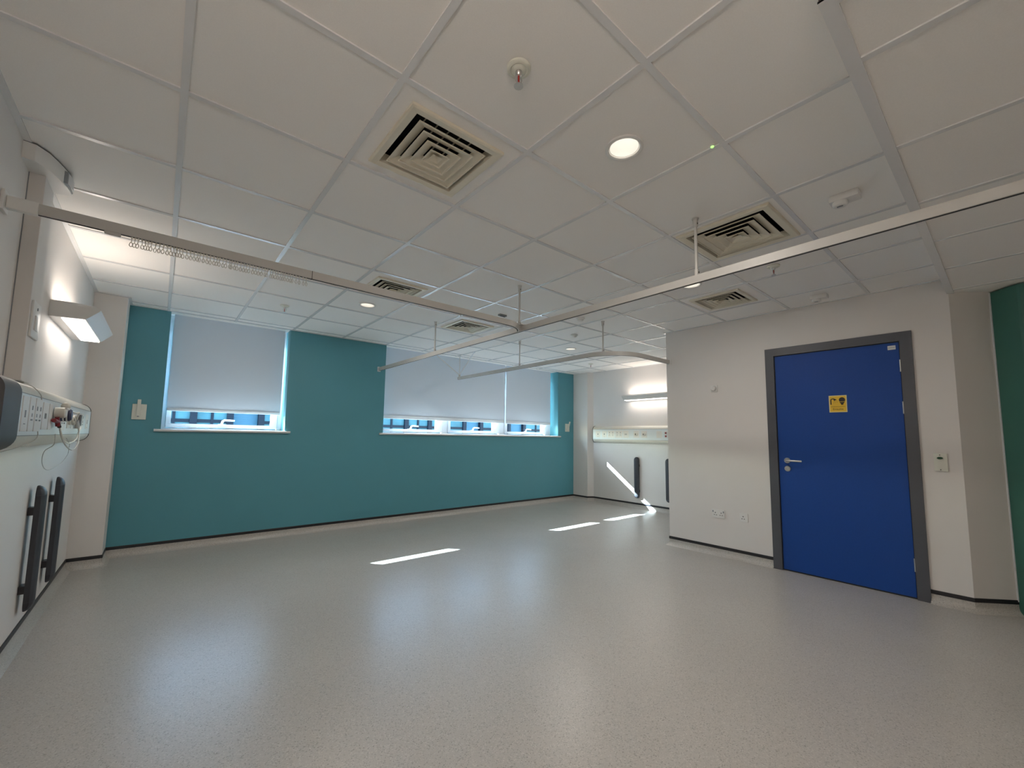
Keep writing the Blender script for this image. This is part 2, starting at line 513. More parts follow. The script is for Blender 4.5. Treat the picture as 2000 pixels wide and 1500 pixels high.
# ------------------------------------------------------------------ windows
FY0, FY1 = 3.975, 4.040
def window(name, op, mull, panes):
    x0, x1, zb = op
    w = struct_empty(name, ((x0 + x1) / 2, YW, zb))
    bm = new()
    zt = H + .02
    rj = .045 if not mull else .12
    box(bm, x0, x0 + .035, FY0, FY1, zb, zt); box(bm, x1 - rj, x1, FY0, FY1, zb, zt)
    box(bm, x0 + .035, x1 - rj, FY0 + .001, FY1 - .001, zb, zb + .028); box(bm, x0 + .035, x1 - rj, FY0 + .001, FY1 - .001, zt - .05, zt)
    for a, b in mull:
        box(bm, a, b, FY0 - .002, FY1 + .001, zb + .028, zt - .05)
    obj('window_frame', bm, M['upvc'], w)
    for (a, b, ga, gb) in panes:
        bm = new(); y0 = FY0 - .012; y1 = FY1 - .015
        z0 = zb + .036; gz = 1.312
        box(bm, a, ga, y0, y1, z0, zt - .055); box(bm, gb, b, y0, y1, z0, zt - .055)
        box(bm, ga, gb, y0 + .0005, y1, z0, gz); box(bm, ga, gb, y0 + .0005, y1, zt - .13, zt - .055)
        s = obj('window_sash', bm, M['upvc'], w)
        bm = new(); box(bm, ga - .005, gb + .005, y0 + .03, y0 + .036, gz - .005, zt - .125)
        obj('pane', bm, M['glass'], s)
        # gasket line round the sash
        bm = new()
        box(bm, a - .004, a + .001, y0 + .004, y1, z0, zt - .055); box(bm, b - .001, b + .004, y0 + .004, y1, z0, zt - .055)
        obj('gasket', bm, M['print'], s)
        # lever handle: rosette, neck, horizontal arm
        hx = (ga + gb) / 2 - .03
        bm = new()
        box(bm, hx - .028, hx + .055, y0 - .012, y0, gz - .026, gz + .002, .004)
        tube(bm, [(hx + .005, y0 - .008, gz - .01), (hx + .008, y0 - .036, gz + .012), (hx + .014, y0 - .042, gz + .036), (hx + .032, y0 - .044, gz + .049),
                  (hx + .13, y0 - .046, gz + .046)], [.011, .012, .012, .012, .010], 10)
        obj('window_handle', bm, M['upvc'], s, smooth=True)
    # sill board with a rounded nose
    bm = new()
    r = .0135; zc = zb
    pts = [(FY0, zc + r), (3.742, zc + r)] + [(3.742 - r * math.cos(t), zc + r * math.sin(t)) for t in [PI / 2 - PI * k / 8 for k in range(1, 8)]] + [(3.742, zc - r), (YW, zc - r), (YW, zc), (FY0, zc)]
    pts = [(p[0], p[1]) for p in pts]
    s0, s1 = x0 - .055, x1 + .06
    # nose piece is longer than the opening
    extr(bm, [(3.758, zc + r), (3.742, zc + r)] + [(3.742 - r * math.sin(PI * k / 8), zc + r * math.cos(PI * k / 8)) for k in range(1, 8)] + [(3.742, zc - r), (3.758, zc - r)], 'x', s0, s1)
    bm2 = new(); box(bm2, x0 + .001, x1 - .001, 3.757, FY0 - .001, zc + .0005, zc + r)
    me = bpy.data.meshes.new('t'); bm2.to_mesh(me); bm.from_mesh(me); bm2.free(); bpy.data.meshes.remove(me)
    obj('window_sill', bm, M['white'], w)
    return w
window('window_1', W1, [], [(.058, 1.128, .100, 1.064)])
window('window_2', W2, [(3.507, 3.594), (4.684, 4.782)], [(2.46, 3.502, 2.505, 3.393), (3.599, 4.679, 3.647, 4.532), (4.787, 5.832, 4.846, 5.735)])

# roller blinds, three of them
BY = 3.90
def blind(x0, x1, zb, label, hb=.030):
    t = thing('roller_blind', label, 'blind', ((x0 + x1) / 2, BY, zb), 'roller blinds on the teal wall')
    bm = new()
    nx, nz = 24, 16
    vs = []
    for k in range(nz + 1):
        z = zb + hb + (H + .012 - zb - hb) * k / nz
        vs.append([bm.verts.new((x0 + (x1 - x0) * i / nx, BY + .0025 * math.sin(3.1 * i / nx * PI + x0) * (1 - k / nz), z)) for i in range(nx + 1)])
    for k in range(nz):
        for i in range(nx):
            bm.faces.new((vs[k][i], vs[k][i + 1], vs[k + 1][i + 1], vs[k + 1][i]))
    obj('fabric', bm, M['blind'], t, smooth='all')
    bm = new()
    vs = [bm.verts.new(p) for p in ((x0, BY + .006, zb + hb - .004), (x1, BY + .006, zb + hb - .004), (x1, BY + .006, H + .012), (x0, BY + .006, H + .012))]
    bm.faces.new(vs); obj('backing', bm, M['backing'], t)
    bm = new(); box(bm, x0 + .001, x1 - .001, BY - .008, BY + .008, zb, zb + hb, .004)
    obj('bottom_bar', bm, M['upvc'], t)
    bm = new(); lathe(bm, [(.02, 0), (.02, x1 - x0 - .01)], 16, (x0 + .005, BY + .012, H + .03), 'x', cap=True)
    obj('roller_tube', bm, M['alu'], t, smooth=True)
blind(.0545, 1.147, 1.4465, 'pale grey roller blind on the small window left of the teal stretch')
blind(2.47, 4.722, 1.4575, 'wide pale grey roller blind covering two panes of the long window', .052)
blind(4.760, 5.886, 1.4515, 'narrower pale grey roller blind at right end of the long window', .050)

# blind remotes in wall holders
def remote(x, z, label, slant):
    t = thing('remote_holder', label, 'remote', (x, YW, z), 'blind remotes on the teal wall')
    bm = new(); box(bm, x - .055, x + .055, YW - .018, YW + .002, z - .078, z + .078, .004)
    obj('wall_plate', bm, M['plate'], t)
    bm = new(); c = box(bm, x - .014 - .005, x + .014 - .005, YW - .034, YW - .019, z - .05, z + .125, .004)
    if slant:
        bmesh.ops.rotate(bm, verts=bm.verts[:], cent=(x, YW - .026, z - .02), matrix=Matrix.Rotation(math.radians(17), 3, 'X'))
        bmesh.ops.translate(bm, verts=bm.verts[:], vec=(0, -.014, 0))
    r = obj('handset', bm, M['plate'], t)
    bm = new(); box(bm, x - .012, x + .002, YW - .0372, YW - .0338, z - .052, z - .042, .001); 
    
    if not slant: obj('buttons', bm, M['print'], r)
    else: bm.free()
remote(-.157, 1.418, 'white remote in square holder on teal wall left of the small window', False)
remote(6.213, 1.412, 'white remote leaning from its holder beside the far right pier', True)

# ------------------------------------------------------------------ outside
bm = new(); box(bm, -30, 50, 4.3, 60, -1.2, -1); tag(obj('street', bm, M['street']), kind='structure')
bt = thing('office_building', 'blue glazed office building across the street, seen under the blinds', 'building', (10, 16, -1))
bm = new(); box(bm, -14, 34, 16.2, 18, -1, 2.4); obj('facade', bm, M['fac_blue'], bt)
xs = [-9, -7.1, -6.1, -4.2, -3.2, -1.6, -.2, .86, 1.91, 2.88, 3.9, 5.0, 6.0, 7.3, 8.72, 9.93, 11.92, 12.98, 14.87, 16.0, 17.9, 19, 20.8]
for k, x in enumerate(xs):
    bm = new(); box(bm, x - .10, x + .10, 16.0, 16.2, -1, 2.4)
    obj('mullion', bm, M['fac_dark'], bt)
    if k % 2 == 1 and k + 1 < len(xs) or x in (-.2, 8.72):
        bm = new(); x1 = xs[k + 1]
        box(bm, x + .1, x1 - .1, 16.1, 16.195, -.5, 2.2)
        p = obj('glazed_bay', bm, M['fac_glass'], bt)
        bm = new()
        box(bm, (x + x1) / 2 - .04, (x + x1) / 2 + .04, 16.05, 16.11, -.5, 2.2)
        box(bm, x + .1, x1 - .1, 16.06, 16.105, 1.55, 1.66)
        obj('glazing_bar', bm, M['fac_dark'], p)
    elif k + 1 < len(xs):
        bm = new(); x1 = xs[k + 1]
        for q in range(30):
            z = .5 + q * .06
            box(bm, x + .1, x1 - .1, 16.17, 16.2, z, z + .012)
        obj('louvre', bm, M['fac_glass'], bt)

# ------------------------------------------------------------------ ceiling fittings
def diffuser(x, y, s, label):
    t = thing('air_diffuser', label, 'air vent', (x, y, H), 'square ceiling air diffusers')
    h = s / 2
    def ring(bm, a0, z0, a1, z1):
        A = [bm.verts.new((x + sx * a0, y + sy * a0, z0)) for sx, sy in ((-1, -1), (1, -1), (1, 1), (-1, 1))]
        B = [bm.verts.new((x + sx * a1, y + sy * a1, z1)) for sx, sy in ((-1, -1), (1, -1), (1, 1), (-1, 1))]
        for k in range(4):
            bm.faces.new((A[k], A[(k + 1) % 4], B[(k + 1) % 4], B[k]))
    i = h * .84
    bm = new()
    ring(bm, h, H + .006, h, H - .006); ring(bm, h, H - .006, h - .008, H - .009); ring(bm, h - .008, H - .009, i, H - .006); ring(bm, i, H - .006, i - .012, H + .034)
    obj('flange', bm, M['cream'], t)
    n = 4
    gap = (i - .012) / (n + .55)
    for k in range(n):
        lo = i - .016 - gap * (k + .25)
        bm = new()
        zlo = H - .003 - .002 * k
        dz = .018
        ring(bm, lo, zlo, lo - gap * 1.06, zlo + dz)
        ring(bm, lo, zlo, lo + .0015, zlo - .005); ring(bm, lo + .0015, zlo - .005, lo - .003, zlo - .005)
        ring(bm, lo - .003, zlo - .005, lo - .0045, zlo + .001); ring(bm, lo - .0045, zlo + .001, lo - gap * 1.06 - .003, zlo + dz - .001)
        obj('blade', bm, M['cream'], t)
    bm = new()
    lo = gap * .62
    A = [bm.verts.new((x + sx * lo, y + sy * lo, H - .011)) for sx, sy in ((-1, -1), (1, -1), (1, 1), (-1, 1))]
    c = bm.verts.new((x, y, H + .006))
    for k in range(4):
        bm.faces.new((A[k], A[(k + 1) % 4], c))
    obj('centre_cone', bm, M['cream'], t)
    if y > -.35 and x < 1:
        bm = new()
        for q in range(5):
            xx = x - i * .6 + i * 1.2 * q / 4
            box(bm, xx - .001, xx + .001, y - i * .85, y + i * .85, H + .052, H + .060)
        obj('deflector_vanes', bm, M['cream'], t)
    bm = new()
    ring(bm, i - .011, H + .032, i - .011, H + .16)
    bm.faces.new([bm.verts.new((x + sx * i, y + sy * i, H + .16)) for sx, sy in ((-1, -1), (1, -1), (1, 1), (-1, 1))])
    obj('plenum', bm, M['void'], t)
DL = ['cream square air diffuser nearest the viewer, left of the bright downlight',
      'large cream air diffuser beside the curtain rail hanger on the right',
      'cream air diffuser partly hidden behind the hooked curtain rail',
      'cream air diffuser in the crook of the bent curtain rails',
      'cream air diffuser nearest the wall with the blue door']
for (x, y, s), l in zip(DIFF, DL):
    diffuser(x, y, s, l)

def downlight(x, y, label, power, col=(1, .93, .84), z=None):
    H = z or H_MAIN
    t = thing('downlight', label, 'ceiling light', (x, y, H), 'round recessed downlights')
    R0 = .082
    bm = new()
    lathe(bm, [(R0, .006), (R0, -.001), (R0 - .004, -.0035), (R0 - .012, -.003), (R0 - .016, .0), (R0 - .018, .010)], 48, (x, y, H))
    obj('trim_ring', bm, M['white'], t, smooth=True)
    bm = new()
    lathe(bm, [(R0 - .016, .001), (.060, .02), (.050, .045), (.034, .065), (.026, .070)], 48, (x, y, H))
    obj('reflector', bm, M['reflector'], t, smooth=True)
    bm = new()
    lathe(bm, [(.0, .069), (.026, .0695)], 32, (x, y, H))
    obj('led', bm, M['led'], t)
    if power:
        area('light', t, (x, y, H - .005), .12, power, col)
    return t
PD = 8.6
downlight(*DOWN[0], 'bright round downlight nearest the viewer between the two big diffusers', PD)
downlight(*DOWN[1], 'round downlight above the stretch of teal wall between the windows', PD)
downlight(*DOWN[2], 'round downlight furthest away, above the bent rail in the far bay', PD)
downlight(*DOWN[3], 'round downlight almost hidden by the long straight curtain rail', PD)

def sprinkler(x, y, label):
    t = thing('sprinkler_head', label, 'sprinkler', (x, y, H), 'ceiling sprinkler heads')
    bm = new()
    lathe(bm, [(.0, .004), (.042, .004), (.042, -.002), (.038, -.006), (.030, -.007), (.027, -.004), (.020, -.010), (.014, -.012), (0, -.012)], 32, (x, y, H))
    obj('escutcheon', bm, M['plate'], t, smooth=True)
    bm = new()
    lathe(bm, [(0, -.010), (.012, -.012), (.011, -.024), (.007, -.028), (0, -.028)], 16, (x, y, H))
    for s in (-1, 1):
        tube(bm, [(x + s * .009, y, H - .024), (x + s * .014, y, H - .036), (x + s * .011, y, H - .050), (x, y, H - .058)], .0024, 6)
    lathe(bm, [(0, -.056), (.004, -.056), (.004, -.064), (.0165, -.064), (.0165, -.066), (0, -.067)], 16, (x, y, H))
    obj('body', bm, M['alu'], t, smooth=True)
    bm = new(); tube(bm, [(x, y, H - .028), (x, y, H - .056)], .0034, 8)
    obj('bulb', bm, M['redglass'], t)
sprinkler(.888, -.90, 'sprinkler head nearest the viewer, on the tile before the first diffuser')
sprinkler(.893, 2.705, 'sprinkler head above the small window on the left')
sprinkler(5.676, 2.712, 'furthest sprinkler head, inside the bend of the far rail')
sprinkler(3.395, -.87, 'sprinkler head just beneath the long straight rail on the right')

def sensor(x, y, label, s=1.):
    t = thing('ceiling_sensor', label, 'sensor', (x, y, H), 'ceiling sensors on rectangular bases')
    bm = new(); box(bm, x - .038 * s, x + .038 * s, y - .062 * s, y + .062 * s, H - .030 * s, H + .006, .006)
    obj('base', bm, M['white'], t, smooth=True)
    bm = new(); lathe(bm, [(0, -.028 * s), (.034 * s, -.028 * s), (.034 * s, -.044 * s), (.029 * s, -.050 * s), (.020 * s, -.052 * s), (0, -.049 * s)], 28, (x - .006, y + .02, H))
    obj('sensor_head', bm, M['white'], t, smooth=True)
    bm = new(); box(bm, x - .012, x, y + .008, y + .034, H - .053 * s, H - .049 * s, .001)
    obj('lens', bm, M['print'], t)
sensor(2.668, -1.440, 'white ceiling sensor right of the large diffuser, nearest the viewer')
sensor(4.385, -.905, 'white ceiling sensor above the wall left of the blue door')

def smoke(x, y, label):
    t = thing('smoke_detector', label, 'smoke detector', (x, y, H), 'round smoke detectors')
    bm = new(); lathe(bm, [(0, .004), (.044, .004), (.044, -.006), (.040, -.009), (0, -.009)], 32, (x, y, H)); obj('base', bm, M['white'], t, smooth=True)
    bm = new(); lathe(bm, [(.030, -.008), (.030, -.018), (.023, -.027), (.010, -.031), (0, -.031)], 32, (x, y, H)); obj('detector_head', bm, M['white'], t, smooth=True)
smoke(3.405, .985, 'round smoke detector just behind the long straight rail')
smoke(3.915, 1.53, 'round smoke detector between the far downlight and the long rail')
t = thing('ceiling_slot', 'small dark slotted ceiling plate above the bend of the hooked rail', 'vent', (2.704, 1.46, H))
bm = new(); box(bm, 2.66, 2.75, 1.44, 1.48, H - .012, H + .006, .003); obj('plate', bm, M['print'], t)
bm = new(); box(bm, 2.668, 2.742, 1.452, 1.468, H - .0135, H - .011); obj('slot', bm, M['void'], t)
t = thing('indicator_light', 'tiny green indicator light on the ceiling right of the bright downlight', 'indicator', (1.777, -1.162, H))
bm = new(); lathe(bm, [(0, .006), (.010, .006), (.010, -.002), (.007, -.004), (0, -.004)], 16, (1.777, -1.162, H)); obj('bezel', bm, M['plate'], t, smooth=True)
bm = new(); lathe(bm, [(.008, -.003), (.006, -.007), (0, -.009)], 12, (1.777, -1.162, H)); obj('lens', bm, M['greenled'], t, smooth=True)

# ------------------------------------------------------------------ curtain rails
RZ, RH, RW = 2.117, .045, .024
def arc(cx, cy, r, a0, a1, n=18):
    return [(cx + r * math.cos(math.radians(a0 + (a1 - a0) * k / n)), cy + r * math.sin(math.radians(a0 + (a1 - a0) * k / n)), RZ) for k in range(n + 1)]
def rod(x, y, parent, z0=RZ + RH):
    bm = new()
    tube(bm, [(x, y, z0), (x, y, H - .012)], .0085, 12)
    lathe(bm, [(0, 0), (.013, 0), (.013, .045), (.0085, .05)], 12, (x, y, z0 - .012))
    lathe(bm, [(.0085, -.05), (.013, -.045), (.015, -.004), (.020, 0), (.020, .004), (0, .004)], 12, (x, y, H))
    o = obj('hanger_rod', bm, M['rail'], parent, smooth=True)
    for z in (z0 + .014, H - .030):
        bm = new(); lathe(bm, [(.0, 0), (.004, 0), (.004, -.004), (0, -.004)], 8, (x - .003, y - .0125, z), 'y', cap=False)
        obj('screw', bm, M['ink'], o)
RX2 = 2.322; RY1 = .635; RY3 = .672; RX3 = 3.625
# rail one: from the left wall, bending into rail two
r1 = thing('curtain_rail', 'white curtain rail with hooks, from left wall bending to meet straight rail', 'curtain rail', (.9, RY1, RZ), 'ceiling hung curtain rails')
RB = .22
path = [(XL + .004, RY1, RZ), (0, RY1, RZ), (.6, RY1, RZ), (1.2, RY1, RZ)] + arc(RX2 + .010 - RB, RY1 + RB, RB, -90, -34)
bm = new(); rect_sweep(bm, path, RW, RH); obj('rail', bm, M['rail'], r1, smooth=True)
bm = new(); rect_sweep(bm, [(p[0], p[1], RZ - .0015) for p in path], .007, .002); obj('glider_slot', bm, M['void'], r1)
bm = new(); box(bm, XL, XL + .012, RY1 - .035, RY1 + .035, RZ - .02, RZ + RH + .02, .004); box(bm, XL + .012, XL + .10, RY1 - .016, RY1 + .016, RZ - .004, RZ + RH + .004, .004)
obj('wall_bracket', bm, M['white'], r1)
bm = new(); box(bm, .630, .633, RY1 - RW / 2 - .0006, RY1 + RW / 2 + .0006, RZ - .001, RZ + RH + .0006); obj('joint', bm, M['ink'], r1)
bm = new(); box(bm, -.235, -.18, RY1 - .010, RY1 + .010, RZ - .012, RZ + .001, .002); obj('end_stop', bm, M['rail'], r1)
# rail two: straight, toward the window wall
r2 = thing('curtain_rail', 'long straight white curtain rail running from upper right to the teal wall', 'curtain rail', (RX2, 0, RZ), 'ceiling hung curtain rails')
bm = new(); rect_sweep(bm, [(RX2, YR + .01, RZ), (RX2, -1, RZ), (RX2, 1, RZ), (RX2, YW - .004, RZ)], RW, RH); obj('rail', bm, M['rail'], r2)
bm = new(); rect_sweep(bm, [(RX2, YR + .01, RZ - .0015), (RX2, YW - .02, RZ - .0015)], .007, .002); obj('glider_slot', bm, M['void'], r2)
bm = new(); box(bm, RX2 - .022, RX2 + .022, YW - .012, YW, RZ - .012, RZ + RH + .012, .004); obj('wall_bracket', bm, M['white'], r2)
for y in (2.19, -.815): rod(RX2, y, r2)
rod(RX2 - .04, .695, r1)
bm = new(); box(bm, RX2 - .05, RX2 + .014, .66, .74, RZ + RH, RZ + RH + .008, .002); obj('joining_plate', bm, M['rail'], r2)
# rail three: from the window side, bending to the door wall
r3 = thing('curtain_rail', 'far white curtain rail bending from the long window to the door wall corner', 'curtain rail', (RX3, 1.5, RZ), 'ceiling hung curtain rails')
RC = .42
path = [(RX3, 3.735, RZ), (RX3, 2.6, RZ)] + arc(RX3 + RC, RY3 + RC, RC, 180, 270) + [(4.3, RY3, RZ), (XD - .003, RY3, RZ)]
bm = new(); rect_sweep(bm, path, RW, RH); obj('rail', bm, M['rail'], r3, smooth=True)
bm = new(); rect_sweep(bm, [(p[0], p[1], RZ - .0015) for p in path], .007, .002); obj('glider_slot', bm, M['void'], r3)
bm = new(); box(bm, XD - .012, XD, RY3 - .022, RY3 + .022, RZ - .012, RZ + RH + .012, .004); obj('wall_bracket', bm, M['white'], r3)
rod(RX3, 2.235, r3); rod(RX3 + .05, .90, r3)
ap = Vector((RX3, 3.70, RZ + RH + .03))
for tx, ty in ((RX3, 3.70), (3.14, 3.70), (RX3 - .02, 3.27)):
    bm = new()
    tube(bm, [ap, (tx, ty, H - .006)], .0065, 10)
    lathe(bm, [(.0, -.016), (.012, -.014), (.014, 0.004), (0, .004)], 12, (tx, ty, H))
    obj('brace_rod', bm, M['upvc'], r3, smooth=True)
bm = new(); box(bm, RX3 - .012, RX3 + .012, 3.688, 3.712, RZ + RH, RZ + RH + .04, .003); obj('brace_clamp', bm, M['rail'], r3)

# curtain hooks: one built, the rest copied
def hook_mesh():
    bm = new()
    box(bm, -.004, .004, -.0035, .0035, -.006, .001, .001)
    tube(bm, [(0, 0, -.005), (0, 0, -.027)], .0017, 6)
    pts = []
    for k in range(14):
        a = PI / 2 + 2 * PI * k / 14
        pts.append((.0056 * math.cos(a), 0, -.0365 + .0100 * math.sin(a)))
    tube(bm, pts, .0017, 6, closed=True)
    return bm
HL_ = 'small white plastic curtain hook hanging in the row under the left rail'
h0 = tag(obj('curtain_hook', hook_mesh(), M['cord'], None, smooth='all'), HL_, 'curtain hook', 'curtain hooks in a row under the left rail')
NH = 57
xs_h = []
x = -.143
for k in range(NH):
    xs_h.append(x)
    x += (.0125 if k < NH - 5 else .0165) * random.uniform(.82, 1.18)
sc_h = (.603 + .143) / (xs_h[-1] + .143)
for k, xx in enumerate(xs_h):
    o = h0 if k == 0 else h0.copy()
    if k: COL.objects.link(o)
    o.location = (-.143 + (xx + .143) * sc_h, RY1, RZ - .0005)
    o.rotation_euler = (random.uniform(-.06, .06), random.uniform(-.10, .10), random.uniform(-.5, .5))
    if k == 0:
        o['label'] = 'leftmost white curtain hook in the row, nearest the left wall'
    elif k == NH - 1:
        o['label'] = 'rightmost white curtain hook in the row, beside the dark rail joint'

# ------------------------------------------------------------------ bedhead services on the left and right walls
def bed_lamp(sign, xw, y0, y1, label):
    """sign +1: left wall (grows +x); -1: right wall"""
    t = thing('bedhead_lamp', label, 'wall light', (xw, (y0 + y1) / 2, 1.93), 'wall lights over the bedheads')
    X = lambda d: xw + sign * d
    prof = [(-.002, 1.992), (.10, 1.993), (.192, 1.986), (.219, 1.968), (.212, 1.958), (.165, 1.908), (.155, 1.900), (-.002, 1.894)]
    bm = new(); extr(bm, [(X(d), z) for d, z in prof], 'y', y0, y1)
    bmesh.ops.recalc_face_normals(bm, faces=bm.faces[:])
    obj('housing', bm, M['white'], t)
    bm = new(); a, b = y0 + .018, y1 - .018
    p = [(.052, 1.8925), (.158, 1.8985)]
    box(bm, min(X(.052), X(.150)), max(X(.052), X(.150)), a, b, 1.8915, 1.8985)
    obj('diffuser_panel', bm, M['diffuse_lens'], t)
    bm = new(); box(bm, min(X(.02), X(.10)), max(X(.02), X(.10)), y0 + .03, y1 - .03, 1.990, 1.9945)
    obj('uplight_panel', bm, M['uplens'], t)
    area('light', t, (X(.10), (y0 + y1) / 2, 1.888), .09, LAMP_D, (1, .90, .80), (0, 0, 0), 'RECTANGLE', y1 - y0 - .06)
    area('light', t, (X(.09), (y0 + y1) / 2, 1.998), .09, LAMP_U, (1, .88, .77), (PI, 0, 0), 'RECTANGLE', y1 - y0 - .08)
LAMP_D, LAMP_U = 1.3, 2.4
bed_lamp(1, XL, 1.678, 2.53, 'wall light glowing over the bedhead trunking on the left wall')
bed_lamp(-1, XR, 1.63, 2.52, 'wall light glowing in the far bay beside the door wall corner')

def rounded(d, z0, z1, r, n=7):
    pts = [(0, z0)]
    for k in range(n + 1):
        a = -PI / 2 + PI / 2 * k / n
        pts.append((d - r + r * math.cos(a), z0 + r * 1.0 + r * math.sin(a)))
    for k in range(n + 1):
        a = PI / 2 * k / n
        pts.append((d - r + r * math.cos(a), z1 - r + r * math.sin(a)))
    pts.append((0, z1))
    return pts
Z0, Z1, DB = 1.135, 1.443, .082
def bedhead(sign, xw, y0, y1, label, caps):
    t = thing('bedhead_trunking', label, 'bedhead unit', (xw, (y0 + y1) / 2, Z0), 'bedhead trunking units')
    X = lambda d: xw + sign * d
    bm = new(); extr(bm, [(X(d), z) for d, z in rounded(DB, Z0, Z1, .062)], 'y', y0 + .012, y1 - .012)
    obj('cover', bm, M['bedcover'], t, smooth=True)
    bm = new(); box(bm, *sorted((X(DB - .004), X(DB + .0025))), y0 + .012, y1 - .012, 1.196, 1.384)
    f = obj('face_panel', bm, M['bedface'], t)
    bm = new()
    for z in (1.1955, 1.384):
        box(bm, *sorted((X(DB - .004), X(DB + .0030))), y0 + .014, y1 - .014, z - .0015, z + .0015)
    obj('groove', bm, M['print'], f)
    cap0 = .262 if caps[0] is M['greycap'] else .013
    for (ya, yb, m, grow) in ((y0 + .013 - cap0, y0 + .013, caps[0], .004), (y1 - .013, y1, caps[1], .004)):
        bm = new(); extr(bm, [(X(d), z) for d, z in rounded(DB + grow, Z0 - grow, Z1 + grow, .066)], 'y', ya, yb)
        obj('end_cap', bm, m, t, smooth=True)
    return t, f, X
def bed_box(bm, X, y0, y1, z0, z1, d0=DB, d1=DB + .006, bev=.0015):
    box(bm, *sorted((X(d0), X(d1))), y0, y1, z0, z1, bev)
tL, fL, XLF = bedhead(1, XL, .80, 3.19, 'long bedhead services trunking on the left wall with plugged in leads', (M['greycap'], M['darkcap']))
# raised grey collar on the near end cap
bm = new(); 
pr_ = [(XLF(d), z) for d, z in rounded(DB - .022, Z0 + .03, Z1 - .03, .045)]
extr(bm, pr_, 'y', .546, .553); obj('cap_inset', bm, M['bedface'], tL, smooth=True)
def module(parent, X, y0, y1, z0, z1, kind):
    bm = new(); bed_box(bm, X, y0, y1, z0, z1)
    o = obj('socket_plate' if kind in ('sock', 'double') else 'module_plate', bm, M['white'], parent)
    yc, zc = (y0 + y1) / 2, (z0 + z1) / 2
    bm = new(); e = DB + .0055; q = DB + .0075
    def slot(y, z, a, b):
        box(bm, *sorted((X(e), X(q))), y - a, y + a, z - b, z + b)
    if kind in ('sock', 'double'):
        cs = [yc] if kind == 'sock' else [yc - .036, yc + .036]
        for c in cs:
            slot(c, zc - .004, .004, .008); slot(c - .011, zc - .026, .006, .0035); slot(c + .011, zc - .026, .006, .0035)
            slot(c, zc + .03, .007, .010)
        obj('socket_holes', bm, M['print'], o)
    elif kind == 'gas':
        bm.free(); bm = new()
        n = 24
        for r0, r1, h in ((.0, .034, .012), (.0, .022, .022)):
            rings = []
            for r, hh in ((r1, 0), (r1, h), (r1 * .8, h + .003), (.0001, h + .003)):
                rings.append([bm.verts.new((X(DB + .005 + hh), yc + r * math.cos(2 * PI * k / n), zc + r * math.sin(2 * PI * k / n))) for k in range(n)])
            for A, B in zip(rings, rings[1:]):
                for k in range(n): bm.faces.new((A[k], A[(k + 1) % n], B[(k + 1) % n], B[k]))
        bmesh.ops.recalc_face_normals(bm, faces=bm.faces[:])
        obj('gas_outlet', bm, M['bedcover'], o, smooth=True)
        bm = new(); box(bm, *sorted((X(DB + .029), X(DB + .033))), yc - .008, yc + .008, zc - .010, zc + .010, .002)
        obj('outlet_core', bm, M['greycap'], o)
    elif kind == 'print':
        slot(yc, zc, .009, .016); obj('symbol', bm, M['print'], o)
        bm = new(); slot(yc, zc - .045, .012, .002); obj('print', bm, M['print'], o)
    elif kind == 'data':
        slot(yc - .012, zc, .007, .014); slot(yc + .012, zc, .007, .014)
        obj('data_port', bm, M['print'], o)
    else:
        bm.free()
    return o
module(tL, XLF, .845, .95, 1.215, 1.372, 'print')
module(tL, XLF, .975, 1.075, 1.215, 1.375, 'sock')
module(tL, XLF, 1.095, 1.225, 1.215, 1.375, 'double')
module(tL, XLF, 1.26, 1.39, 1.225, 1.365, 'data')
module(tL, XLF, 1.42, 1.50, 1.225, 1.365, 'blank')
module(tL, XLF, 1.80, 1.93, 1.222, 1.362, 'double')
module(tL, XLF, 2.02, 2.11, 1.235, 1.350, 'gas')
module(tL, XLF, 2.18, 2.27, 1.235, 1.350, 'gas')
module(tL, XLF, 2.38, 2.49, 1.235, 1.350, 'blank')
module(tL, XLF, 2.60, 2.74, 1.235, 1.350, 'double')
module(tL, XLF, 2.90, 3.02, 1.235, 1.350, 'print')
tR, fR, XRF = bedhead(-1, XR, .90, 3.283, 'bedhead services trunking in the far bay behind the door wall corner', (M['darkcap'], M['darkcap']))
module(tR, XRF, 3.10, 3.20, 1.235, 1.350, 'print')
module(tR, XRF, 2.95, 3.05, 1.235, 1.350, 'print')
module(tR, XRF, 2.77, 2.92, 1.230, 1.355, 'double')
module(tR, XRF, 2.60, 2.75, 1.230, 1.355, 'double')
module(tR, XRF, 2.47, 2.58, 1.230, 1.355, 'data')
module(tR, XRF, 2.255, 2.365, 1.235, 1.355, 'gas')
module(tR, XRF, 2.10, 2.21, 1.235, 1.355, 'gas')
module(tR, XRF, 1.82, 1.92, 1.235, 1.350, 'blank')
o = module(tR, XRF, 1.68, 1.77, 1.235, 1.350, 'blank')
bm = new()
for z in (1.265, 1.318): box(bm, *sorted((XRF(DB + .005), XRF(DB + .012))), 1.735, 1.765, z - .013, z + .013, .003)
obj('red_outlet', bm, M['red'], o)

# things plugged into or hanging from the left unit
xf = XL + DB + .006
t = thing('probe_plug', 'round navy and white plug with a white knob on the left trunking', 'plug', (xf, 1.66, 1.31))
bm = new(); lathe(bm, [(0, 0), (.036, 0), (.038, .012), (.036, .050), (.028, .058), (0, .058)], 24, (xf, 1.665, 1.312), 'x'); obj('plug_body', bm, M['navy'], t, smooth=True)
bm = new()
for h in (.022, .036): lathe(bm, [(.0375, h), (.041, h + .001), (.041, h + .006), (.0375, h + .007)], 24, (xf, 1.665, 1.312), 'x')
obj('white_ring', bm, M['white'], t, smooth=True)
bm = new(); lathe(bm, [(0, -.024), (.014, -.020), (.021, -.006), (.021, .006), (.014, .020), (0, .024)], 16, (xf + .026, 1.68, 1.362)); obj('white_knob', bm, M['cord'], t, smooth=True)
t = thing('red_connector', 'dark red tee shaped connector under the navy plug', 'connector', (xf, 1.55, 1.265))
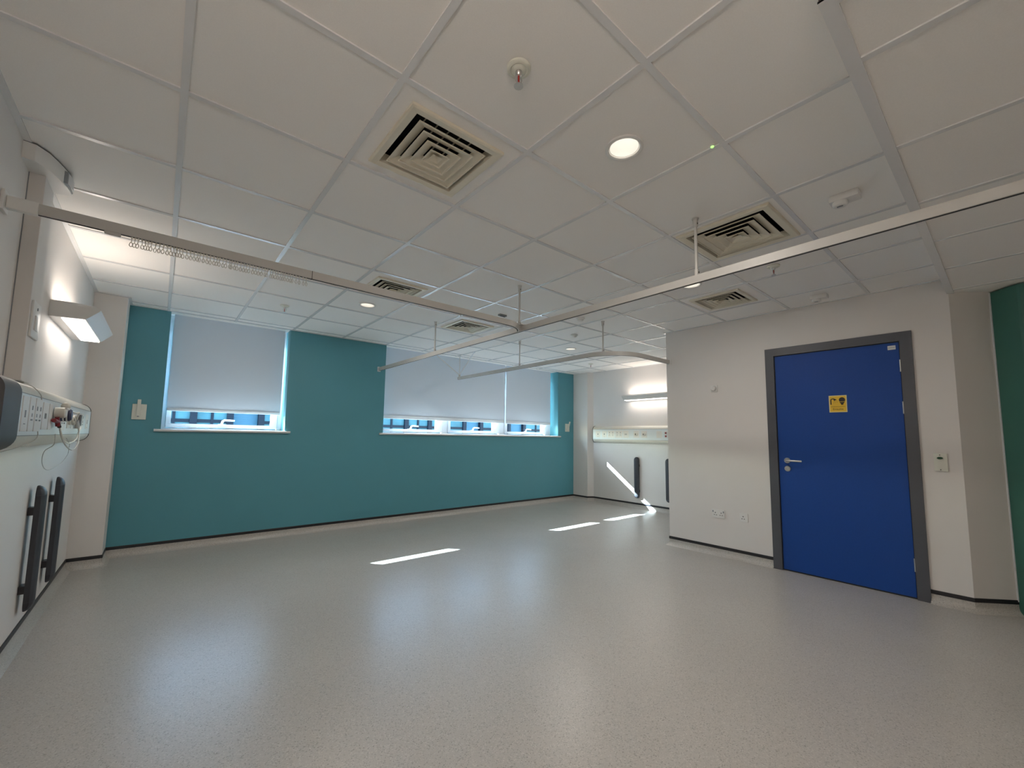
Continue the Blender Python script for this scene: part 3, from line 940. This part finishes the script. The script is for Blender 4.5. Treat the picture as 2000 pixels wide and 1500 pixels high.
bm = new(); tube(bm, [(xf + .012, 1.47, 1.276), (xf + .016, 1.57, 1.268)], .011, 10); tube(bm, [(xf + .014, 1.545, 1.296), (xf + .018, 1.56, 1.245)], .010, 10); obj('tee_body', bm, M['red'], t, smooth=True)
bm = new(); tube(bm, [(xf + .016, 1.575, 1.262), (xf + .020, 1.60, 1.24)], .009, 10); obj('black_tip', bm, M['ink'], t, smooth=True)
t = thing('socket_adaptor', 'cream cylindrical adaptor left of the navy plug', 'adaptor', (xf, 1.57, 1.32))
bm = new(); lathe(bm, [(0, 0), (.030, 0), (.030, .040), (.024, .046), (0, .046)], 20, (xf, 1.565, 1.322), 'x'); obj('adaptor_body', bm, M['bedcover'], t, smooth=True)
bm = new(); tube(bm, [(xf + .045, 1.545, 1.345), (xf + .05, 1.60, 1.344)], .006, 8); obj('clip', bm, M['white'], t, smooth=True)
t = thing('clip_sensor', 'grey finger clip hung near the far end of the left trunking', 'clip', (xf, 2.36, 1.26))
bm = new(); box(bm, xf + .002, xf + .022, 2.32, 2.375, 1.235, 1.262, .006); tube(bm, [(xf + .012, 2.28, 1.29), (xf + .014, 2.34, 1.252)], .013, 10); obj('jaw', bm, M['thin'], t, smooth=True)
bm = new(); box(bm, xf + .001, xf + .020, 2.41, 2.47, 1.255, 1.335, .004); obj('grey_block', bm, M['greycap'], t, smooth=True)
def cable(name, pts, r, m, label):
    # Catmull-Rom through the points
    P = [Vector(p) for p in pts]; P = [P[0] * 2 - P[1]] + P + [P[-1] * 2 - P[-2]]
    out = []
    for i in range(1, len(P) - 2):
        for k in range(8):
            u = k / 8
            a, b, c, d = P[i - 1], P[i], P[i + 1], P[i + 2]
            out.append(.5 * ((2 * b) + (-a + c) * u + (2 * a - 5 * b + 4 * c - d) * u * u + (-a + 3 * b - 3 * c + d) * u ** 3))
    out.append(P[-2])
    bm = new(); tube(bm, out, r, 7)
    return tag(obj(name, bm, m, None, smooth='all'), label, 'cable')
cable('white_lead', [(xf + .045, 1.70, 1.335), (xf + .055, 1.85, 1.33), (xf + .05, 2.0, 1.335), (xf + .035, 2.07, 1.30)], .0055, M['cord'], 'white lead from the navy plug to the first round outlet')
cable('looped_cord', [(xf + .020, 1.615, 1.235), (xf + .026, 1.66, 1.19), (xf + .03, 1.75, 1.155), (xf + .03, 1.95, 1.14), (xf + .032, 2.16, 1.165), (xf + .03, 2.27, 1.21), (xf + .03, 2.33, 1.24)], .0045, M['cord'], 'white cord looping from the red connector to the grey finger clip')
cable('looped_cord', [(xf + .022, 1.60, 1.23), (xf + .030, 1.63, 1.18), (xf + .044, 1.72, 1.125), (xf + .048, 1.92, 1.100), (xf + .046, 2.14, 1.135), (xf + .034, 2.24, 1.21), (xf + .03, 2.16, 1.27), (xf + .03, 2.06, 1.315)], .0038, M['thin'], 'thin pale cord hanging just below the thicker white loop')
cable('hanging_lead', [(xf + .012, 1.56, 1.20), (xf + .008, 1.58, 1.14), (XL + .045, 1.72, 1.10), (XL + .03, 1.78, 1.04), (XL + .025, 1.92, .985), (XL + .022, 2.15, .965), (XL + .022, 2.5, .985), (XL + .025, 2.72, 1.035), (XL + .04, 2.62, 1.09), (XL + .07, 2.35, 1.13), (xf, 2.05, 1.17)], .0020, M['thin'], 'thin lead in a big loop hanging below the left trunking')
cable('thin_lead', [(XL + .05, 1.03, 1.443), (XL + .075, 1.08, 1.425), (xf + .004, 1.13, 1.395), (xf + .006, 1.15, 1.372)], .0020, M['thin'], 'short thin lead curving over the top of the left trunking')
cable('thin_lead', [(xf + .003, 1.17, 1.215), (xf + .004, 1.17, 1.19), (xf - .004, 1.14, 1.168), (xf - .024, 1.05, 1.146), (XL + .03, .93, 1.125), (XL + .001, .84, 1.11)], .0020, M['thin'], 'thin lead curving away under the near end of the left trunking')

# vertical trunking with its switch plate, and the curved housing on top
CB = .08
t = thing('vertical_trunking', 'boxed white vertical trunking rising from bedhead unit to ceiling', 'trunking', (XL, 1.035, Z1))
bm = new(); box(bm, XL, XL + .055, .94, 1.13, Z1 + .002, H - CB, .002); obj('cover', bm, M['wall'], t)
bm = new(); box(bm, XL, XL + .003, .9365, .940, Z1 + .002, H - CB); obj('seam', bm, M['print'], t)
t = thing('switch_plate', 'white switch plate on the vertical trunking left of the glowing lamp', 'switch', (XL + .055, 1.03, 1.74))
bm = new(); box(bm, XL + .055, XL + .064, .962, 1.108, 1.655, 1.825, .003); obj('plate', bm, M['white'], t, smooth=True)
bm = new(); box(bm, XL + .0635, XL + .069, 1.00, 1.065, 1.69, 1.76, .003); obj('rocker', bm, M['white'], t, smooth=True)
bm = new(); lathe(bm, [(0, 0), (.007, 0), (.007, .003), (0, .003)], 12, (XL + .0635, 1.035, 1.795), 'x'); obj('lamp_dot', bm, M['print'], t)
t = thing('curved_housing', 'white rounded housing with a clear window, high in the left corner by ceiling', 'housing', (XL, .98, H - CB))
CB = .08
def dshape():
    q = [(-.496, .806), (-.462, .853), (-.443, .908), (-.430, .955), (-.417, 1.006), (-.413, 1.05), (-.413, 1.095)]
    q = [(XL, .80)] + q + [(XL, 1.15)]
    return q
bm = new(); prism(bm, dshape(), H - CB, H - .003); bmesh.ops.recalc_face_normals(bm, faces=bm.faces[:]); obj('shell', bm, M['white'], t, smooth=True)
bm = new(); prism(bm, dshape(), H - .003, H + .001)
bmesh.ops.recalc_face_normals(bm, faces=bm.faces[:]); obj('dark_gap', bm, M['darkcap'], t)  # dark sheet painting the shaded gap between housing and ceiling
bm = new()
bx = [(-.432, .965), (-.411, .985), (-.405, 1.03), (-.405, 1.075), (-.43, 1.08), (-.45, 1.0)]
prism(bm, [(x_ - .0035, y_) for x_, y_ in bx[:1]] + [(-.4145, .972), (-.4082, 1.02), (-.4082, 1.088), (-.43, 1.09), (-.45, 1.0)], H - .074, H - .014); bmesh.ops.recalc_face_normals(bm, faces=bm.faces[:]); obj('window_surround', bm, M['print'], t)
bm = new(); prism(bm, bx, H - .070, H - .018); bmesh.ops.recalc_face_normals(bm, faces=bm.faces[:]); obj('window', bm, M['upvc'], t, smooth=True)

# bed bumpers, two per bay
def bumper(sign, xw, y, label):
    t = thing('bed_bumper', label, 'wall bumper', (xw, y, .2), 'vertical bed bumpers')
    X = lambda d: xw + sign * d
    z0, z1 = .185, .895; w = .046
    prof = [(-w, .026), (w, .026), (w, .050), (w * .75, .060), (w * .3, .066), (-w * .3, .066), (-w * .75, .060), (-w, .050)]
    def body(za, zb):
        bm = new()
        a = [bm.verts.new((X(d), y + p, za)) for p, d in prof]; b = [bm.verts.new((X(d), y + p, zb)) for p, d in prof]
        n = len(prof)
        for k in range(n): bm.faces.new((a[k], a[(k + 1) % n], b[(k + 1) % n], b[k]))
        bm.faces.new(a); bm.faces.new(b)
        bmesh.ops.recalc_face_normals(bm, faces=bm.faces[:])
        return bm
    obj('strip', body(z0 + .055, z1 - .055), M['bumper'], t, smooth=True)
    for zz, s in ((z1 - .0545, 1), (z0 + .0545, -1)):
        bm = new(); rings = []
        for k in range(7):
            a = PI / 2 * k / 6
            f = math.cos(a) if k < 6 else .06
            rings.append([bm.verts.new((X(.026 + (d - .026) * max(f, .25)), y + p * (.25 + .75 * f), zz + s * .0545 * math.sin(a))) for p, d in prof])
        n = len(prof)
        for A, B in zip(rings, rings[1:]):
            for k in range(n): bm.faces.new((A[k], A[(k + 1) % n], B[(k + 1) % n], B[k]))
        bm.faces.new(rings[0]); bm.faces.new(rings[-1])
        bmesh.ops.recalc_face_normals(bm, faces=bm.faces[:])
        obj('end_cap', bm, M['bumper'], t, smooth=True)
    for z in (.31, .75):
        bm = new(); box(bm, *sorted((X(-.002), X(.028))), y - .036, y + .036, z - .022, z + .022, .003)
        obj('bracket', bm, M['black'], t)
bumper(1, XL, 1.785, 'dark grey bed bumper on the left wall, nearest the viewer')
bumper(1, XL, 2.395, 'dark grey bed bumper on the left wall, nearer the window wall')
bumper(-1, XR, 2.345, 'dark grey bed bumper in the far bay, crossed by the sun streak')
bumper(-1, XR, 1.745, 'dark grey bed bumper half hidden behind the door wall corner')

# ------------------------------------------------------------------ door wall
d = struct_empty('door_1', (XD, (D0 + D1) / 2, 0))
bm = new()
xo = XD - .016
box(bm, xo, XD + .12, D0 - .072, D0 + .004, 0, DT + .004); box(bm, xo, XD + .12, D1 - .004, D1 + .072, 0, DT + .004)
box(bm, xo + .0003, XD + .12, D1 + .072, D0 - .072, 2.056, DT + .004)
box(bm, XD + .048, XD + .06, D1 + .07, D0 - .07, 0.0, 2.06)
obj('door_frame', bm, M['frame'], d)
LY0, LYb = D0 - .078, D1 + .077
bm = new(); box(bm, XD + .002, XD + .046, LYb, LY0, .012, 2.050, .0015)
leaf = obj('door_leaf', bm, M['blue'], d)
bm = new(); e = XD + .006
box(bm, e, e + .03, LY0 + .0002, LY0 + .006, 0, 2.056); box(bm, e, e + .03, LYb - .005, LYb - .0002, 0, 2.056); box(bm, e, e + .03, LYb, LY0, 2.0502, 2.056); box(bm, e, e + .03, LYb, LY0, .001, .0118)
obj('dark_gap', bm, M['black'], d)  # black strips in the gap round the leaf, standing in for its shade
hy, hz = -.520, 1.034
bm = new(); lathe(bm, [(0, 0), (.0265, 0), (.0265, -.006), (.024, -.009), (0, -.009)], 28, (XD + .002, hy, hz), 'x')
tube(bm, [(XD, hy, hz), (XD - .044, hy, hz), (XD - .053, hy - .008, hz), (XD - .054, hy - .03, hz), (XD - .054, hy - .118, hz - .001), (XD - .048, hy - .128, hz - .001)], .0095, 12)
obj('lever_handle', bm, M['alu'], leaf, smooth=True)
bm = new(); lathe(bm, [(0, 0), (.0265, 0), (.0265, -.006), (.024, -.009), (0, -.009)], 28, (XD + .002, hy, .957), 'x'); box(bm, XD - .016, XD - .006, hy - .013, hy + .013, .953, .961, .002)
obj('turn_lock', bm, M['alu'], leaf, smooth=True)
for z in (1.852, 1.506, .262):
    bm = new(); tube(bm, [(XD - .005, LYb - .003, z - .05), (XD - .005, LYb - .003, z + .05)], .0065, 10)
    box(bm, XD - .002, XD + .004, LYb - .005, LYb + .004, z - .05, z + .05)
    obj('hinge', bm, M['alu'], d, smooth=True)

def text(s, size, name):
    cu = bpy.data.curves.new(name, 'FONT'); cu.body = s; cu.size = size; cu.align_x = 'CENTER'; cu.align_y = 'CENTER'; cu.extrude = .0003
    o = bpy.data.objects.new(name, cu); COL.objects.link(o)
    dg = bpy.context.evaluated_depsgraph_get()
    me = bpy.data.meshes.new_from_object(o.evaluated_get(dg))
    bpy.data.objects.remove(o); bpy.data.curves.remove(cu)
    return me
# yellow sign
sy, sz, sw = -.937, 1.558, .0755
t = thing('door_sign', 'yellow square sign with shower and toilet pictograms on the blue door', 'sign', (XD, sy, sz))
xs_ = XD + .0015
bm = new(); box(bm, xs_ - .003, xs_, sy - sw * .86, sy + sw * .86, sz - sw, sz + sw, .001); obj('backing', bm, M['sign_edge'], t)
bm = new(); box(bm, xs_ - .0036, xs_ - .0028, sy - sw * .86 + .007, sy + sw * .86 - .007, sz - sw + .007, sz + sw - .007); obj('yellow_field', bm, M['yellow'], t)
def flat(bm, pts, x=xs_ - .0038, th=.0006):
    """pts are (u right as seen, v up) in metres about the sign centre"""
    a = [bm.verts.new((x, sy - u, sz + v)) for u, v in pts]; b = [bm.verts.new((x - th, sy - u, sz + v)) for u, v in pts]
    n = len(pts); bm.faces.new(a); bm.faces.new(b[::-1])
    for k in range(n): bm.faces.new((a[k], b[k], b[(k + 1) % n], a[(k + 1) % n]))
bm = new()
# shower: pipe, head and spray
w = .0042
pipe = [(-.050, -.006), (-.050, .034)] + [(-.038 - .012 * math.cos(PI / 2 * k / 6), .034 + .012 * math.sin(PI / 2 * k / 6)) for k in range(7)] + [(-.028, .045)]
for a, b in zip(pipe, pipe[1:]):
    d_ = Vector((b[0] - a[0], b[1] - a[1]));
    if d_.length < 1e-6: continue
    d_.normalize(); nn = Vector((-d_.y, d_.x)) * w
    flat(bm, [(a[0] - nn.x, a[1] - nn.y), (b[0] - nn.x, b[1] - nn.y), (b[0] + nn.x, b[1] + nn.y), (a[0] + nn.x, a[1] + nn.y)])
flat(bm, [(-.030, .051), (-.026, .049), (-.006, .038), (-.028, .026)])
for (u0, v0, u1, v1) in ((-.026, .024, -.030, .004), (-.021, .027, -.016, .004), (-.015, .030, -.002, .008), (-.009, .034, .006, .018)):
    for q in range(3):
        f0, f1 = q / 3 + .05, q / 3 + .25
        a = (u0 + (u1 - u0) * f0, v0 + (v1 - v0) * f0); b = (u0 + (u1 - u0) * f1, v0 + (v1 - v0) * f1)
        flat(bm, [(a[0] - .0011, a[1]), (b[0] - .0011, b[1]), (b[0] + .0011, b[1]), (a[0] + .0011, a[1])])
bmesh.ops.recalc_face_normals(bm, faces=bm.faces[:]); obj('shower_pictogram', bm, M['ink'], t)
bm = new()
cx_, cv = .031, .034
top = [(cx_ + .0225 * math.cos(a), cv + .0235 * math.sin(a)) for a in [math.radians(-38 + 256 * k / 24) for k in range(25)]]
flat(bm, top)
flat(bm, [(cx_ - .0195, .0155), (cx_ + .0195, .0155), (cx_ + .013, .004), (cx_ + .008, .0), (cx_ + .0085, -.010), (cx_ - .0085, -.010), (cx_ - .008, .0), (cx_ - .013, .004)])
bmesh.ops.recalc_face_normals(bm, faces=bm.faces[:]); obj('toilet_pictogram', bm, M['ink'], t)
bm = new(); flat(bm, [(-.052, -.0245), (.052, -.0245), (.052, -.0265), (-.052, -.0265)]); bmesh.ops.recalc_face_normals(bm, faces=bm.faces[:]); obj('rule', bm, M['ink'], t)
me = text('Ensuite', .0245, 'lettering')
bm = new(); bm.from_mesh(me)
for v in bm.verts: v.co = Vector((xs_ - .0038 - v.co.z - .0003, sy - v.co.x * 1.08, sz - .0475 + v.co.y))
bmesh.ops.recalc_face_normals(bm, faces=bm.faces[:]); obj('lettering', bm, M['ink'], t)
t = thing('door_sticker', 'small white label at the top right corner of the blue door', 'sticker', (XD, -1.319, 2.01))
bm = new(); box(bm, XD + .0005, XD + .002, -1.3445, -1.2945, 1.9925, 2.0265); obj('paper', bm, M['white'], t)
bm = new()
for q in range(9): box(bm, XD + .0001, XD + .0006, -1.339 + q * .0046, -1.3358 + q * .0046, 2.006, 2.012)
obj('print_line', bm, M['print'], t)

t = thing('thermostat', 'small white room thermostat with round dial, left of the blue door', 'thermostat', (XD, .150, 1.78))
bm = new(); box(bm, XD - .012, XD + .002, .113, .187, 1.743, 1.817, .003); obj('plate', bm, M['white'], t, smooth=True)
bm = new(); lathe(bm, [(.027, -.011), (.026, -.024), (.021, -.031), (0, -.032)], 28, (XD, .152, 1.780), 'x'); obj('dial', bm, M['white'], t, smooth=True)
bm = new(); lathe(bm, [(.029, -.0115), (.029, -.0135), (.0265, -.0135)], 28, (XD, .152, 1.780), 'x'); obj('dial_gap', bm, M['print'], t)
def wall_socket(yc, zc, w, kind, label):
    t = thing('wall_socket', label, 'socket', (XD, yc, zc))
    bm = new(); box(bm, XD - .009, XD, yc - w / 2, yc + w / 2, zc - .043, zc + .043, .002); obj('plate', bm, M['white'], t, smooth=True)
    bm = new()
    cs = [yc - .030, yc + .030] if kind == 'double' else [yc + .006]
    for c in cs:
        box(bm, XD - .0098, XD - .0085, c - .004, c + .004, zc + .004, zc + .014)
        for s in (-1, 1): box(bm, XD - .0098, XD - .0085, c + s * .011 - .005, c + s * .011 + .005, zc - .018, zc - .012)
    obj('pin_holes', bm, M['ink'], t)
    bm = new()
    for s in ((-1, 1) if kind == 'double' else (-1,)):
        c = yc + s * (w / 2 - .014)
        box(bm, XD - .012, XD - .0085, c - .006, c + .006, zc + .012, zc + .030, .001)
    obj('switch', bm, M['print'] if kind == 'double' else M['white'], t)
wall_socket(.145, .437, .136, 'double', 'white double socket low on the wall left of the blue door')
wall_socket(-.110, .435, .080, 'single', 'white single socket low on the wall, closest to the door frame')
t = thing('exit_button', 'ivory plate with a green oval button between blue door and green pier', 'button', (XD, -1.556, 1.074))
bm = new(); box(bm, XD - .010, XD + .002, -1.593, -1.518, 1.006, 1.143, .002); obj('plate', bm, M['plate'], t, smooth=True)
bm = new(); lathe(bm, [(1, 0), (1, -.006), (.8, -.010), (0, -.010)], 24, (0, 0, 0), 'x')
for v in bm.verts: v.co = Vector((XD - .009 + v.co.x, -1.553 + v.co.y * .0165, 1.107 + v.co.z * .0095))
obj('green_button', bm, M['greenbtn'], t, smooth=True)
bm = new()
bm.free()
for z in (1.130, 1.018):
    bm = new(); lathe(bm, [(0, 0), (.0035, 0), (.0035, -.002), (0, -.002)], 10, (XD - .0095, -1.553, z), 'x')
    obj('screw', bm, M['ink'], t)

# ------------------------------------------------------------------ light
WORLD_S, SUN_S = 30.0, 85.0
w = bpy.data.worlds.new('sky'); scene.world = w; w.use_nodes = True
nt = w.node_tree; bg = nt.nodes['Background']
sky = nt.nodes.new('ShaderNodeTexSky'); sky.sky_type = 'NISHITA'; sky.sun_disc = False
SUNDIR = Vector((-.80, 1.0, .757)).normalized()     # towards the sun
sky.sun_elevation = math.asin(SUNDIR.z); sky.sun_rotation = math.atan2(SUNDIR.x, SUNDIR.y)
sky.air_density = 1.2; sky.dust_density = .6; sky.ozone_density = 1.5
nt.links.new(sky.outputs[0], bg.inputs['Color']); bg.inputs['Strength'].default_value = .12 * WORLD_S
sd = bpy.data.lights.new('sun', 'SUN'); sd.energy = SUN_S; sd.angle = math.radians(.5); sd.color = (.86, .94, 1)
so = bpy.data.objects.new('sun', sd); COL.objects.link(so)
so.rotation_euler = (-SUNDIR).to_track_quat('-Z', 'Y').to_euler(); so.location = (-8, 14, 12)
# unseen behind the viewer: the next bay's wall light, plus downlights added as fill
LAMP_D, LAMP_U = 3.5, 26.0
bed_lamp(1, XL, -2.75, -1.90, 'wall light on the left wall behind the viewer')
downlight(-.1, -3.3, 'added unseen downlight behind the viewer on the left', PD)
downlight(1.5, -4.5 + .6, 'added unseen downlight in the dropped ceiling behind the viewer', 4, z=HL)

# ------------------------------------------------------------------ camera
f_px, ppx, ppy = 816.6663, 999.414, 775.782
yaw, pitch, roll = math.radians(39.88204), math.radians(5.365735), math.radians(.844372)
fw = Vector((math.sin(yaw) * math.cos(pitch), math.cos(yaw) * math.cos(pitch), math.sin(pitch)))
rt = Vector((math.cos(yaw), -math.sin(yaw), 0)); up = rt.cross(fw)
r2_ = rt * math.cos(roll) + up * math.sin(roll); u2_ = -rt * math.sin(roll) + up * math.cos(roll)
cd = bpy.data.cameras.new('camera'); cd.sensor_fit = 'HORIZONTAL'; cd.sensor_width = 36; cd.lens = f_px / 2000 * 36
cd.shift_x = -(ppx - 1000) / 2000; cd.shift_y = (ppy - 750) / 2000
cd.clip_start = .02; cd.clip_end = 200
co = bpy.data.objects.new('camera', cd); COL.objects.link(co)
co.matrix_world = Matrix(((r2_.x, u2_.x, -fw.x, .021), (r2_.y, u2_.y, -fw.y, -1.92527), (r2_.z, u2_.z, -fw.z, 1.22431), (0, 0, 0, 1)))
scene.camera = co

scene.view_settings.view_transform = 'Standard'
scene.view_settings.look = 'None'
scene.view_settings.gamma = 1
scene.view_settings.use_curve_mapping = False
scene.view_settings.exposure = 0.26
scene.cycles.max_bounces = 10
scene.cycles.diffuse_bounces = 6
scene.cycles.transparent_max_bounces = 12
scene.cycles.sample_clamp_indirect = 6
scene.cycles.use_denoising = True
